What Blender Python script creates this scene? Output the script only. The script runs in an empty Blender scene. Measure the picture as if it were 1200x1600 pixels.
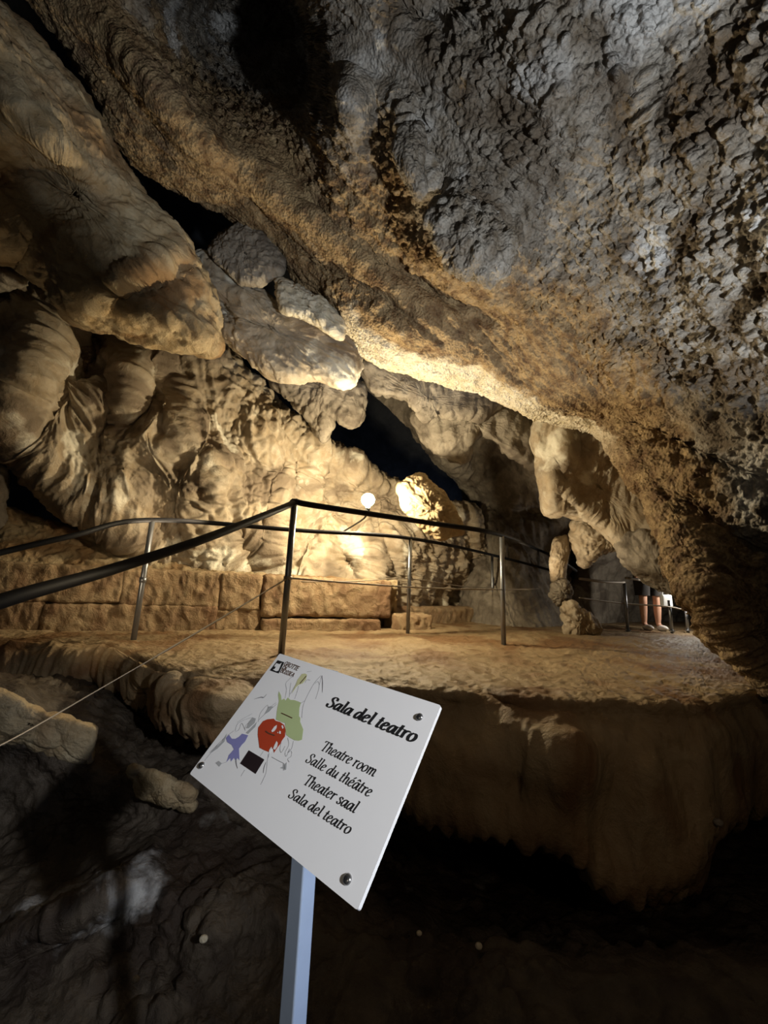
import bpy, math, random
import numpy as np
from mathutils import Matrix, Vector

# ------------------------------------------------------------------ camera, exposure, light
scn = bpy.context.scene
COL = scn.collection
F = 610.0                                    # focal length in pixels of the 1200x1600 frame
CAM = np.array([0.0, 0.0, 1.6])
_z = np.array([130.0, 3100.0, -F]); _z /= np.linalg.norm(_z)
_y = np.array([0, 0, -1.0]); _y = _y - _z * (_y @ _z); _y /= np.linalg.norm(_y)
_x = np.cross(_y, _z)
RW = np.stack([_x, _y, _z])                  # camera axes -> world

cam_d = bpy.data.cameras.new('camera')
cam_d.sensor_fit = 'VERTICAL'; cam_d.sensor_height = 36.0
cam_d.lens = F / 1600 * 36.0
cam_d.clip_start = 0.02
cam = bpy.data.objects.new('camera', cam_d); COL.objects.link(cam)
m = Matrix(RW.tolist()).to_4x4(); m.translation = Vector(CAM)
cam.matrix_world = m
scn.camera = cam

scn.view_settings.view_transform = 'Standard'
scn.view_settings.look = 'None'
scn.view_settings.gamma = 1.0
scn.view_settings.use_curve_mapping = False
scn.view_settings.exposure = 0.0

w = bpy.data.worlds.new('cave_dark'); scn.world = w; w.use_nodes = True
w.node_tree.nodes['Background'].inputs[0].default_value = (0.85, 0.9, 1.0, 1)
w.node_tree.nodes['Background'].inputs[1].default_value = 0.003


def P(x, y, d):
    """Point d metres deep (along the viewing axis) behind picture position x, y."""
    x, y, d = np.broadcast_arrays(np.asarray(x, float), np.asarray(y, float), np.asarray(d, float))
    c = np.stack([(x - 600) / F * d, (800 - y) / F * d, -d], -1)
    return c @ RW.T + CAM


def G(x, y, z):
    """Point on the level plane at height z."""
    x, y, z = np.broadcast_arrays(np.asarray(x, float), np.asarray(y, float), np.asarray(z, float))
    c = np.stack([(x - 600) / F, (800 - y) / F, -np.ones_like(x)], -1) @ RW.T
    return CAM + c * ((z - CAM[2]) / c[..., 2])[..., None]


def Gd(x, y, z):
    return float(((G(x, y, z) - CAM) @ RW)[..., 2] * -1)


def area_lamp(name, loc, aim, power, color, size=0.2, spot=None, blend=0.3):
    if spot:
        l = bpy.data.lights.new(name, 'SPOT'); l.spot_size = math.radians(spot); l.spot_blend = blend
        l.shadow_soft_size = size
    else:
        l = bpy.data.lights.new(name, 'POINT'); l.shadow_soft_size = size
    l.energy = power; l.color = color
    o = bpy.data.objects.new(name, l); COL.objects.link(o)
    o.location = Vector(loc)
    if aim is not None:
        o.rotation_euler = (Vector(aim) - Vector(loc)).to_track_quat('-Z', 'Y').to_euler()
    return o

WARM = (1.0, 0.80, 0.52)
COOL = (0.90, 0.95, 1.0)
LAMP_AT = P(575, 781, 3.85)
# cave lamps: cool one right of the photographer, rear ones; plus added unseen fills
area_lamp('cave_spotlight_ceiling', (1.5, 0.05, 1.0), P(850, 150, 1.9), 460, COOL, 0.05, spot=68, blend=0.3)
area_lamp('cave_spotlight_sign', (1.2, -0.75, 2.2), P(455, 1200, 0.6), 185, (0.93, 0.96, 1.0), 0.035, spot=27, blend=1.0)
area_lamp('fill_light_left', (-0.9, -1.0, 2.3), None, 9, (1.0, 0.86, 0.66), 0.04)  # added dim fill behind the photographer, for the sign post's left face
area_lamp('fill_light_pit', (1.0, -0.7, 2.3), P(800, 1150, 1.7), 16, (1.0, 0.72, 0.45), 0.05, spot=75, blend=1.0)  # added unseen fill that lifts the dark lip face
area_lamp('cave_spotlight_blue', (1.0, 0.35, 1.0), P(470, 1480, 0.6), 14, (0.25, 0.48, 1.0), 0.04, spot=40, blend=0.8)
area_lamp('cave_spotlight_passage', P(1085, 915, 5.5), None, 26, (1.0, 0.93, 0.82), 0.05)
area_lamp('fill_light_chamber', P(700, 880, 8.2), None, 22, (0.5, 0.66, 1.0), 0.2)  # added bluish light, no fitting there; gives the black chamber a navy tint
area_lamp('fill_light_bench', P(40, 935, 1.9), P(330, 910, 3.6), 17, WARM, 0.04, spot=90, blend=1.0)  # added unseen fill over the path, brightens the low wall's front
area_lamp('fill_light_bank', P(330, 790, 3.0), P(90, 850, 3.5), 30, WARM, 0.04, spot=85, blend=1.0)  # added unseen light to brighten the earth bank
area_lamp('cave_spotlight_slope', P(250, 860, 2.9), P(215, 470, 3.4), 20, WARM, 0.04, spot=76, blend=0.5)
area_lamp('cave_spotlight_curtain', P(800, 930, 4.6), P(930, 740, 4.8), 45, WARM, 0.06, spot=100, blend=0.5)

# ------------------------------------------------------------------ noise (numpy)
_rs = np.random.RandomState(7)
_perm = _rs.permutation(256); _perm = np.concatenate([_perm, _perm, _perm])
_gr = _rs.normal(size=(256, 3)); _gr /= np.linalg.norm(_gr, axis=1)[:, None]
_jit = _rs.rand(256, 3)


def _hash(i, j, k):
    return _perm[_perm[_perm[i & 255] + (j & 255)] + (k & 255)]


def perlin(p):
    i = np.floor(p).astype(np.int64); f = p - i
    u = f * f * f * (f * (f * 6 - 15) + 10)
    out = np.zeros(len(p))
    for a in (0, 1):
        for b in (0, 1):
            for c in (0, 1):
                g = _gr[_hash(i[:, 0] + a, i[:, 1] + b, i[:, 2] + c)]
                dd = (g * (f - np.array([a, b, c]))).sum(1)
                wx = u[:, 0] if a else 1 - u[:, 0]
                wy = u[:, 1] if b else 1 - u[:, 1]
                wz = u[:, 2] if c else 1 - u[:, 2]
                out += wx * wy * wz * dd
    return out * 1.5


def fbm(p, oct=4, gain=0.5, ridged=False):
    a, s, t = 1.0, 0.0, 0.0
    for o in range(oct):
        n = perlin(p * 2.03 ** o + o * 17.3)
        if ridged:
            n = 1 - 2 * np.abs(n)
        s = s + a * n; t += a; a *= gain
    return s / t


def worley(p):
    i = np.floor(p).astype(np.int64); f = p - i
    best = np.full(len(p), 9.0); sec = np.full(len(p), 9.0)
    for a in (-1, 0, 1):
        for b in (-1, 0, 1):
            for c in (-1, 0, 1):
                h = _hash(i[:, 0] + a, i[:, 1] + b, i[:, 2] + c)
                d = ((np.array([a, b, c]) + _jit[h] - f) ** 2).sum(1)
                sec = np.minimum(sec, np.maximum(best, d)); best = np.minimum(best, d)
    return np.sqrt(best), np.sqrt(sec)


def knobs(p, r=0.55):
    f1, f2 = worley(p)
    return np.sqrt(np.clip(1 - (f1 / r) ** 2, 0, 1))


def popcorn(p, r0=0.22, r1=0.62):
    """Coral-like crust: a union of little domes of unequal size."""
    i = np.floor(p).astype(np.int64); f = p - i
    h = np.zeros(len(p))
    for a in (-1, 0, 1):
        for b in (-1, 0, 1):
            for c in (-1, 0, 1):
                k = _hash(i[:, 0] + a, i[:, 1] + b, i[:, 2] + c)
                d = ((np.array([a, b, c]) + _jit[k] - f) ** 2).sum(1)
                r = r0 + (r1 - r0) * _jit[(k + 91) & 255, 0]
                h = np.maximum(h, np.sqrt(np.maximum(r * r - d, 0)))
    return h


def crag(p):
    f1, f2 = worley(p + 0.25 * np.stack([perlin(p * 1.5), perlin(p * 1.5 + 19), perlin(p * 1.5 + 47)], -1))
    return np.clip((f2 - f1) * 2.2, 0, 1) ** 0.7


def smooth(x, a, b):
    t = np.clip((x - a) / (b - a), 0, 1)
    return t * t * (3 - 2 * t)


def stretch(p, d, k):
    d = np.asarray(d, float); d = d / np.linalg.norm(d)
    return p - np.outer(p @ d, d) * (1 - 1.0 / k)


def unit(a):
    a = np.asarray(a, float)
    return a / np.linalg.norm(a)

STRATA = unit(P(900, 690, 4.0) - P(250, 250, 3.3))       # dip of the beds
VERT = np.array([0, 0, 1.0])

# ------------------------------------------------------------------ object helpers
def tag(o, label=None, cat=None, group=None, kind=None):
    if label: o['label'] = label
    if cat:
        o['category'] = cat
        o['kind'] = 'thing'
    if group: o['group'] = group
    if kind: o['kind'] = kind
    return o


def empty(name, loc, label, cat, group=None):
    o = bpy.data.objects.new(name, None); COL.objects.link(o)
    o.location = Vector(loc); o.empty_display_size = 0.05
    return tag(o, label, cat, group)


def link(name, verts, faces, mat, parent=None, smooth_it=True):
    """One mesh object from world-space vertices; its origin goes to the middle of its foot."""
    v = np.asarray(verts, float)
    org = np.array([(v[:, 0].min() + v[:, 0].max()) / 2, (v[:, 1].min() + v[:, 1].max()) / 2, v[:, 2].min()])
    me = bpy.data.meshes.new(name)
    if isinstance(faces, np.ndarray):
        n, k = faces.shape
        me.vertices.add(len(v)); me.vertices.foreach_set('co', (v - org).ravel())
        me.loops.add(n * k); me.loops.foreach_set('vertex_index', faces.ravel().astype(np.int32))
        me.polygons.add(n)
        me.polygons.foreach_set('loop_start', np.arange(0, n * k, k, dtype=np.int32))
        me.update(calc_edges=True)
    else:
        me.from_pydata([tuple(q) for q in (v - org)], [], faces)
    me.validate()
    if smooth_it:
        me.polygons.foreach_set('use_smooth', np.ones(len(me.polygons), dtype=bool))
    me.update()
    mats = mat if isinstance(mat, (list, tuple)) else [mat]
    for mm in mats: me.materials.append(mm)
    o = bpy.data.objects.new(name, me); COL.objects.link(o)
    o.location = Vector(org)
    if parent is not None:
        o.parent = parent
        o.location = Vector(org) - parent_loc(parent)
    return o


def parent_loc(p):
    l = Vector(p.location)
    while p.parent is not None:
        p = p.parent; l = l + p.location
    return l


def grid_faces(n, m, closed_u=False):
    i, j = np.meshgrid(np.arange(n - 1), np.arange(m if closed_u else m - 1), indexing='ij')
    j2 = (j + 1) % m
    return np.stack([i * m + j, i * m + j2, (i + 1) * m + j2, (i + 1) * m + j], -1).reshape(-1, 4)


def cr(a, n):
    """Catmull-Rom resampling of a along axis 0 to n samples."""
    a = np.asarray(a, float); k = len(a)
    t = np.linspace(0, k - 1, n); i = np.clip(t.astype(int), 0, k - 2); f = (t - i)
    f = f.reshape((-1,) + (1,) * (a.ndim - 1))
    p0 = a[np.clip(i - 1, 0, k - 1)]; p1 = a[i]; p2 = a[i + 1]; p3 = a[np.clip(i + 2, 0, k - 1)]
    return 0.5 * (2 * p1 + (p2 - p0) * f + (2 * p0 - 5 * p1 + 4 * p2 - p3) * f ** 2 + (3 * p1 - p0 - 3 * p2 + p3) * f ** 3)


def vnormals(v, faces):
    a, b, c, d = (v[faces[:, k]] for k in range(4))
    fn = np.cross(c - a, d - b)
    n = np.zeros_like(v)
    for k in range(4):
        for ax in range(3):
            n[:, ax] += np.bincount(faces[:, k], fn[:, ax], len(v))
    return n / np.maximum(np.linalg.norm(n, axis=1), 1e-12)[:, None]


def relief(px, py, feats):
    out = np.zeros_like(px)
    for ft in feats:
        cx, cy, rx, ry, ang, amt = ft[:6]
        pw = ft[6] if len(ft) > 6 else 2.0
        a = math.radians(ang); dx, dy = px - cx, py - cy
        q = np.sqrt(((dx * math.cos(a) + dy * math.sin(a)) / rx) ** 2 + ((-dx * math.sin(a) + dy * math.cos(a)) / ry) ** 2)
        out += amt * np.exp(-q ** pw)
    return out


def sheet(name, rows, n, m, mat, disp=None, feats=(), post=None, attrs=None):
    """A rock face through rows of surveyed points, broken up by real relief."""
    a = np.array(rows, float)
    a[..., 2] = np.log(a[..., 2])
    a = cr(a, n); a = cr(a.transpose(1, 0, 2), m).transpose(1, 0, 2)
    d = np.exp(a[..., 2])
    d = d + relief(a[..., 0], a[..., 1], feats)
    v = P(a[..., 0], a[..., 1], d).reshape(-1, 3)
    fa = grid_faces(n, m)
    nn = vnormals(v, fa)
    if ((nn * (CAM - v)).sum(1)).mean() < 0:
        fa = fa[:, ::-1]; nn = -nn
    uu, vv = np.meshgrid(np.linspace(0, 1, m), np.linspace(0, 1, n))
    if disp is not None:
        v = v + nn * disp(v, uu.ravel(), vv.ravel())[:, None]
    if post is not None:
        v = post(v, uu.ravel(), vv.ravel())
    o = link(name, v, fa, mat)
    for an, fn in (attrs or {}).items():
        at = o.data.attributes.new(an, 'FLOAT', 'POINT')
        at.data.foreach_set('value', fn(v, uu.ravel(), vv.ravel()).astype(np.float32))
    o['kind'] = 'structure'
    return o


def blob(name, outline, d0, th, mat, label, cat='rock', gx=0.0, gy=0.0, back=None, disp=None, feats=(), k=0.5, na=220, nr=34, group=None, center=None):
    """A solid boulder or hanging mass: outline at its own distance, bulging front and rear."""
    ol = np.array(outline, float)
    seg = np.linalg.norm(np.roll(ol, -1, 0) - ol, axis=1); L = seg.sum()
    # dense polygon, slightly rounded
    pts = []
    for q in range(len(ol)):
        c = max(2, int(round(seg[q] / L * na)))
        for s in range(c):
            pts.append(ol[q] + (ol[(q + 1) % len(ol)] - ol[q]) * s / c)
    pts = np.array(pts)
    for _ in range(4):
        pts = (np.roll(pts, 1, 0) + 2 * pts + np.roll(pts, -1, 0)) / 4
    c = pts.mean(0) if center is None else np.array(center, float)
    M = len(pts)
    back = th if back is None else back
    ph = np.linspace(0.03, math.pi - 0.03, nr * 2)
    rings = []
    for f_ in ph:
        t = math.sin(f_); h = math.copysign(abs(math.cos(f_)) ** (2 * k), math.cos(f_))
        q = c + (pts - c) * t
        d = d0 + gx * (q[:, 0] - c[0]) + gy * (q[:, 1] - c[1]) - (th if h > 0 else back) * h
        if h > 0: d = d + relief(q[:, 0], q[:, 1], feats)
        rings.append(P(q[:, 0], q[:, 1], np.maximum(d, 0.3)))
    v = np.array(rings).reshape(-1, 3)
    fa = grid_faces(nr * 2, M, True)
    nn = vnormals(v, fa)
    if ((v - v.mean(0)) * nn).sum() < 0:
        fa = fa[:, ::-1]; nn = -nn
    for r0, r1 in ((slice(0, 2 * M), slice(2 * M, 3 * M)), (slice(len(v) - 2 * M, len(v)), slice(len(v) - 3 * M, len(v) - 2 * M))):
        nn[r0] = unit(nn[r1].mean(0))
    if disp is not None:
        v = v + nn * disp(v, None, None)[:, None]
    faces = [tuple(r) for r in fa] + [tuple(range(M)), tuple(range(len(v) - M, len(v)))]
    o = link(name, v, faces, mat)
    return tag(o, label, cat, group)


def tube_geo(path, r, seg=12, caps=True):
    p = np.array(path, float); n = len(p)
    rr = np.broadcast_to(np.asarray(r, float), (n,))
    t = np.gradient(p, axis=0); t /= np.linalg.norm(t, axis=1)[:, None]
    ref = np.array([0, 0, 1.0]) if abs(t[0][2]) < 0.9 else np.array([1.0, 0, 0])
    v = []
    for i in range(n):
        b = np.cross(t[i], ref); b /= np.linalg.norm(b); c = np.cross(b, t[i]); ref = c
        for s in range(seg):
            a = 2 * math.pi * s / seg
            v.append(p[i] + rr[i] * (math.cos(a) * b + math.sin(a) * c))
    f = [tuple(q) for q in grid_faces(n, seg, True)]
    if caps:
        f += [tuple(range(seg))[::-1], tuple(range((n - 1) * seg, n * seg))]
    return np.array(v), f


def tube(name, path, r, mat, parent=None, seg=12, spline=0):
    p = np.array(path, float)
    if spline: p = cr(p, spline)
    v, f = tube_geo(p, r, seg)
    return link(name, v, f, mat, parent)


# ------------------------------------------------------------------ materials
def _mat(name):
    mt = bpy.data.materials.new(name); mt.use_nodes = True
    return mt, mt.node_tree.nodes, mt.node_tree.links, mt.node_tree.nodes['Principled BSDF']


def rock(name, cols, scale=3.0, bump=0.5, fine=60.0, rough=(0.55, 0.95), strata=None, spots=None, dist=0.035, tone_zones=(), crust=0.0):
    """Limestone: two tones, a third in big patches, optional calcite patches; grainy relief."""
    mt, N, L, bs = _mat(name)
    tc = N.new('ShaderNodeTexCoord'); mp = N.new('ShaderNodeMapping')
    L.new(tc.outputs['Object'], mp.inputs[0])
    if strata: mp.inputs['Rotation'].default_value = strata[0]; mp.inputs['Scale'].default_value = strata[1]

    def noise(s, det=8, rgh=0.6, dis=0.0):
        q = N.new('ShaderNodeTexNoise'); q.inputs['Scale'].default_value = s; q.inputs['Detail'].default_value = det
        q.inputs['Roughness'].default_value = rgh; q.inputs['Distortion'].default_value = dis
        L.new(mp.outputs[0], q.inputs['Vector']); return q

    def ramp(src, a, b):
        q = N.new('ShaderNodeMapRange'); q.inputs[1].default_value = a; q.inputs[2].default_value = b
        L.new(src, q.inputs[0]); return q.outputs[0]

    def mix(f, a, b):
        q = N.new('ShaderNodeMix'); q.data_type = 'RGBA'
        L.new(f, q.inputs[0])
        for s, k in ((a, 6), (b, 7)):
            if isinstance(s, tuple): q.inputs[k].default_value = (*s, 1)
            else: L.new(s, q.inputs[k])
        return q.outputs[2]
    n1 = noise(scale * 4, 10, 0.65, 0.4); n2 = noise(scale, 4, 0.5, 0.8); n3 = noise(fine, 6, 0.7)
    c = mix(ramp(n1.outputs[0], 0.35, 0.65), cols[0], cols[1])
    c = mix(ramp(n2.outputs[0], 0.48, 0.62), c, cols[2])
    if spots:
        n4 = noise(spots[1], 5, 0.55, 0.3)
        c = mix(ramp(n4.outputs[0], spots[2], spots[2] + 0.08), c, spots[0])
    for an, ca, cb in tone_zones:                  # ochre and paler zones, set per point
        at = N.new('ShaderNodeAttribute'); at.attribute_name = an
        c = mix(at.outputs['Fac'], c, mix(ramp(n1.outputs[0], 0.38, 0.62), ca, cb))
    L.new(c, bs.inputs['Base Color'])
    L.new(ramp(n2.outputs[0], 0.3, 0.7), bs.inputs['Roughness'])
    rr = N.new('ShaderNodeMapRange'); rr.inputs[3].default_value = rough[0]; rr.inputs[4].default_value = rough[1]
    L.new(n1.outputs[0], rr.inputs[0]); L.new(rr.outputs[0], bs.inputs['Roughness'])
    bs.inputs['Specular IOR Level'].default_value = 0.35
    b1 = N.new('ShaderNodeBump'); b1.inputs['Strength'].default_value = min(1.0, bump * 1.5); b1.inputs['Distance'].default_value = dist
    L.new(n1.outputs[0], b1.inputs['Height'])
    b2 = N.new('ShaderNodeBump'); b2.inputs['Strength'].default_value = bump * 0.8; b2.inputs['Distance'].default_value = dist * 0.3
    L.new(n3.outputs[0], b2.inputs['Height']); L.new(b1.outputs[0], b2.inputs['Normal'])
    if crust:
        vo = N.new('ShaderNodeTexVoronoi'); vo.inputs['Scale'].default_value = crust
        L.new(mp.outputs[0], vo.inputs['Vector'])
        b3 = N.new('ShaderNodeBump'); b3.invert = True; b3.inputs['Strength'].default_value = 0.7; b3.inputs['Distance'].default_value = 0.02
        L.new(vo.outputs['Distance'], b3.inputs['Height']); L.new(b1.outputs[0], b3.inputs['Normal']); L.new(b3.outputs[0], b2.inputs['Normal'])
    L.new(b2.outputs[0], bs.inputs['Normal'])
    return mt


def plain(name, col, rough=0.5, metal=0.0, noise_amt=0.12, scale=40.0, emit=None):
    mt, N, L, bs = _mat(name)
    q = N.new('ShaderNodeTexNoise'); q.inputs['Scale'].default_value = scale; q.inputs['Detail'].default_value = 5
    tc = N.new('ShaderNodeTexCoord'); L.new(tc.outputs['Object'], q.inputs['Vector'])
    mx = N.new('ShaderNodeMix'); mx.data_type = 'RGBA'
    mx.inputs[6].default_value = (*[c * (1 - noise_amt) for c in col], 1)
    mx.inputs[7].default_value = (*[min(1, c * (1 + noise_amt)) for c in col], 1)
    L.new(q.outputs[0], mx.inputs[0]); L.new(mx.outputs[2], bs.inputs['Base Color'])
    bs.inputs['Roughness'].default_value = rough; bs.inputs['Metallic'].default_value = metal
    if emit:
        bs.inputs['Emission Color'].default_value = (*emit[0], 1); bs.inputs['Emission Strength'].default_value = emit[1]
    return mt

M_CEIL = rock('knobbly_limestone', [(0.13, 0.10, 0.065), (0.32, 0.295, 0.255), (0.10, 0.075, 0.05)], 2.2, 0.6, 90, spots=((0.44, 0.43, 0.41), 1.3, 0.56), crust=48.0,
              tone_zones=(('ochre', (0.12, 0.065, 0.026), (0.34, 0.24, 0.12)), ('paler', (0.50, 0.42, 0.28), (0.66, 0.60, 0.48))))
M_OCHRE = rock('ochre_limestone', [(0.313, 0.224, 0.116), (0.394, 0.320, 0.204), (0.204, 0.122, 0.054)], 2.0, 0.7, 70)
M_WALL = rock('flowstone_wall', [(0.302, 0.230, 0.144), (0.432, 0.374, 0.288), (0.187, 0.144, 0.101)], 1.5, 0.6, 60, spots=((0.62, 0.58, 0.48), 2.0, 0.58))
M_CALC = rock('calcite_crust', [(0.48, 0.42, 0.30), (0.64, 0.59, 0.48), (0.40, 0.33, 0.22)], 3.0, 0.6, 70)
M_GREY = rock('grey_limestone', [(0.182, 0.154, 0.119), (0.280, 0.245, 0.196), (0.112, 0.091, 0.070)], 2.2, 0.6, 70)
M_DARK = rock('haze_tinted_back_rock', [(0.06, 0.065, 0.075), (0.09, 0.095, 0.105), (0.04, 0.045, 0.055)], 1.2, 0.5, 40)  # blue-grey tint puts the chamber's haze into the rock colour
M_PATH = rock('trodden_clay', [(0.223, 0.149, 0.074), (0.298, 0.223, 0.130), (0.161, 0.087, 0.037)], 1.8, 0.5, 50, rough=(0.4, 0.8))
M_PIT = rock('dark_wet_clay', [(0.035, 0.025, 0.016), (0.085, 0.066, 0.047), (0.026, 0.016, 0.010)], 2.4, 0.6, 50, rough=(0.35, 0.8), spots=((0.16, 0.15, 0.135), 3.0, 0.64), tone_zones=(('paler', (0.30, 0.30, 0.30), (0.50, 0.50, 0.50)),))
M_BENCH = rock('brown_masonry', [(0.252, 0.161, 0.084), (0.350, 0.259, 0.154), (0.182, 0.105, 0.056)], 2.6, 0.7, 60)
M_STEEL = plain('galvanised_steel', (0.24, 0.25, 0.27), 0.38, 0.8)
M_RAIL = plain('dark_rail_steel', (0.012, 0.012, 0.014), 0.55, 0.0)
M_RAIL.node_tree.nodes['Principled BSDF'].inputs['Specular IOR Level'].default_value = 0.15
M_WIRE = plain('steel_wire', (0.30, 0.26, 0.21), 0.6, 0.3)
M_PANEL = plain('white_panel', (0.86, 0.86, 0.87), 0.42, 0.0, 0.015)
M_INK = plain('black_print', (0.012, 0.012, 0.014), 0.6)
M_SCREW = plain('screw_steel', (0.30, 0.30, 0.30), 0.25, 0.9)
M_ALU = plain('grey_post_paint', (0.36, 0.43, 0.54), 0.45, 0.1, 0.08)

# ------------------------------------------------------------------ the cave: ceiling, walls, floor
def strata_disp(amp, freq, knob=0.0, kf=16.0, mask=None, big=0.0, bigf=0.9, dirn=STRATA, k=5.0):
    def f(p, u, v):
        q = stretch(p, dirn, k)
        d = amp * fbm(q * freq, 5, 0.55, True)
        if big: d = d + big * fbm(p * bigf + 5.2, 3)
        if knob:
            wp = p + 0.012 * np.stack([perlin(p * 9), perlin(p * 9 + 31), perlin(p * 9 + 77)], -1)
            mk = smooth(perlin(p * 1.7 + 3.3), -0.75, -0.2)
            if mask is not None: mk = mk * mask(p, u, v)
            d = d + knob * mk * (np.clip(1.0 + 0.7 * perlin(p * 5 + 1.7), 0.3, 1.7) * 1.7 * popcorn(wp * kf) + 0.9 * popcorn(wp * kf * 2.0 + 9)) + mk * 0.02 * fbm(p * 7 + 4, 3)
        d = d + amp * 0.5 * crag(q * freq * 1.7) + amp * 0.40 * fbm(q * freq * 5, 4, 0.6, True)
        return d
    return f

# edge of the great slab over the path, upper left to lower right
EDGE = [(-60, -150, 2.9), (60, 0, 3.0), (150, 130, 3.2), (190, 220, 3.35), (265, 285, 3.5), (345, 325, 3.6), (440, 400, 3.75), (500, 470, 3.85), (540, 520, 3.9),
        (600, 565, 3.9), (690, 592, 3.95), (760, 610, 3.95), (830, 645, 4.0), (880, 660, 4.0), (930, 672, 3.8), (985, 725, 3.2), (1030, 795, 2.7), (1065, 890, 2.35), (1110, 950, 2.1), (1152, 1012, 2.0), (1220, 1080, 1.9)]
OUT = [(250, -330, 2.3), (420, -330, 2.15), (560, -330, 2.0), (680, -330, 1.85), (800, -330, 1.7), (900, -330, 1.6), (1000, -330, 1.5), (1100, -330, 1.42), (1200, -330, 1.35), (1300, -320, 1.3), (1400, -280, 1.25),
       (1450, -160, 1.2), (1460, -20, 1.2), (1460, 120, 1.2), (1460, 260, 1.24), (1460, 400, 1.35), (1460, 540, 1.55), (1460, 680, 1.9), (1460, 820, 2.3), (1460, 960, 2.6), (1460, 1110, 2.8)]
rows = []
rows.append([(x + 60, y - 90, d + 1.7) for x, y, d in EDGE])
rows.append([(x + 26, y - 40, d + 0.7) for x, y, d in EDGE])
rows.append([(x + 4, y - 8, d + 0.10) for x, y, d in EDGE])
for t in (0.06, 0.16, 0.30, 0.46, 0.64, 0.82, 1.0):
    r = []
    for (x, y, d), (X, Y, D) in zip(EDGE, OUT):
        r.append((x + (X - x) * t, y + (Y - y) * t, 1 / (1 / d + (1 / D - 1 / d) * t)))
    rows.append(r)
CEIL_F = [
    (395, 60, 135, 115, 50, 1.7, 3.5), (330, 30, 90, 60, 40, 0.35), (470, 190, 50, 90, -20, 0.30), (525, 110, 34, 140, -12, -0.40), (440, 260, 90, 40, 45, 0.08),
    (240, 130, 110, 18, 52, -0.16), (330, 235, 130, 16, 48, -0.14), (300, 140, 120, 14, 50, 0.14), (395, 305, 110, 12, 45, 0.10), (470, 330, 150, 18, 42, -0.10),
    (640, 240, 24, 70, -8, -0.14), (665, 290, 14, 40, 0, -0.10), (690, 20, 60, 50, 0, 0.18), (735, 365, 62, 60, 30, -0.20), (715, 340, 30, 30, 0, -0.06),
    (660, 445, 90, 22, 35, 0.12), (740, 470, 90, 28, 30, 0.14), (880, 560, 110, 40, 35, -0.08), (1000, 640, 120, 30, 35, 0.12), (1080, 690, 130, 34, 22, 0.16),
    (1110, 810, 120, 46, 40, 0.14), (1000, 600, 44, 50, 20, -0.16), (870, 100, 50, 150, -8, -0.05), (1030, 110, 14, 60, 0, 0.05),
    (600, 500, 160, 20, 32, -0.08), (760, 560, 150, 20, 25, -0.06), (560, 430, 130, 14, 40, 0.05), (1090, 900, 60, 60, 0, -0.10)]


def ceil_mask(p, u, v):
    return smooth(v, 0.36, 0.46) * (1 - 0.75 * smooth(v, 0.84, 0.95) * smooth(u, 0.35, 0.5))


def ceil_disp(p, u, v):
    s = strata_disp(0.055, 2.6, 0.040, 17.0, ceil_mask, 0.07, 1.1)
    edge = 1 - smooth(v, 0.30, 0.45)
    q = stretch(p, STRATA, 4)
    return s(p, u, v) + edge * (0.05 * fbm(q * 9, 5, 0.65, True) + 0.03 * crag(q * 6) + 0.010 * knobs(p * 28))



def ochre(p, u, v):
    return smooth(0.50 - v + 0.10 * fbm(p * 3.1, 4), -0.03, 0.05) * 0.95


def paler(p, u, v):  # paler tone along the middle stretch of the slab's edge
    w_ = smooth(u, 0.36, 0.42) * (1 - smooth(u, 0.68, 0.76))
    return w_ * smooth(0.305 - v + 0.045 * fbm(p * 5.0, 4), -0.01, 0.015)

sheet('ceiling', rows, 640, 720, M_CEIL, ceil_disp, CEIL_F, attrs={'ochre': ochre, 'paler': paler})

# the flowstone slope on the far side of the path
T = [(-160, 350, 4.0), (0, 430, 4.0), (120, 480, 4.1), (220, 515, 4.3), (330, 562, 4.6), (400, 632, 4.75), (450, 680, 4.8), (540, 730, 4.9), (640, 788, 5.5), (740, 820, 6.8), (800, 865, 7.3), (850, 910, 7.6)]
B = [(-160, 600, 3.3), (0, 655, 3.3), (60, 705, 3.5), (125, 785, 3.6), (190, 815, 3.7), (245, 860, 3.9), (330, 900, 4.15), (450, 915, 4.45), (560, 920, 4.6), (680, 945, 6.3), (770, 962, 7.2), (850, 990, 7.4)]
rows = [[(x + 10, y + 30, d + 1.6) for x, y, d in T], [(x + 3, y + 6, d + 0.45) for x, y, d in T]]
for t in (0.0, 0.25, 0.5, 0.75, 1.0):
    r = []
    for (x, y, d), (X, Y, D) in zip(T, B):
        r.append((x + (X - x) * t, y + (Y - y) * t, d + (D - d) * t - 0.16 * math.sin(math.pi * t)))
    rows.append(r)
rows.append([(x + 4, y + (-6 if x < 250 else 20), d + 0.35) for x, y, d in B])
rows.append([(x + 20, y + (-40 if x < 250 else 40), d + 1.4) for x, y, d in B])
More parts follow.
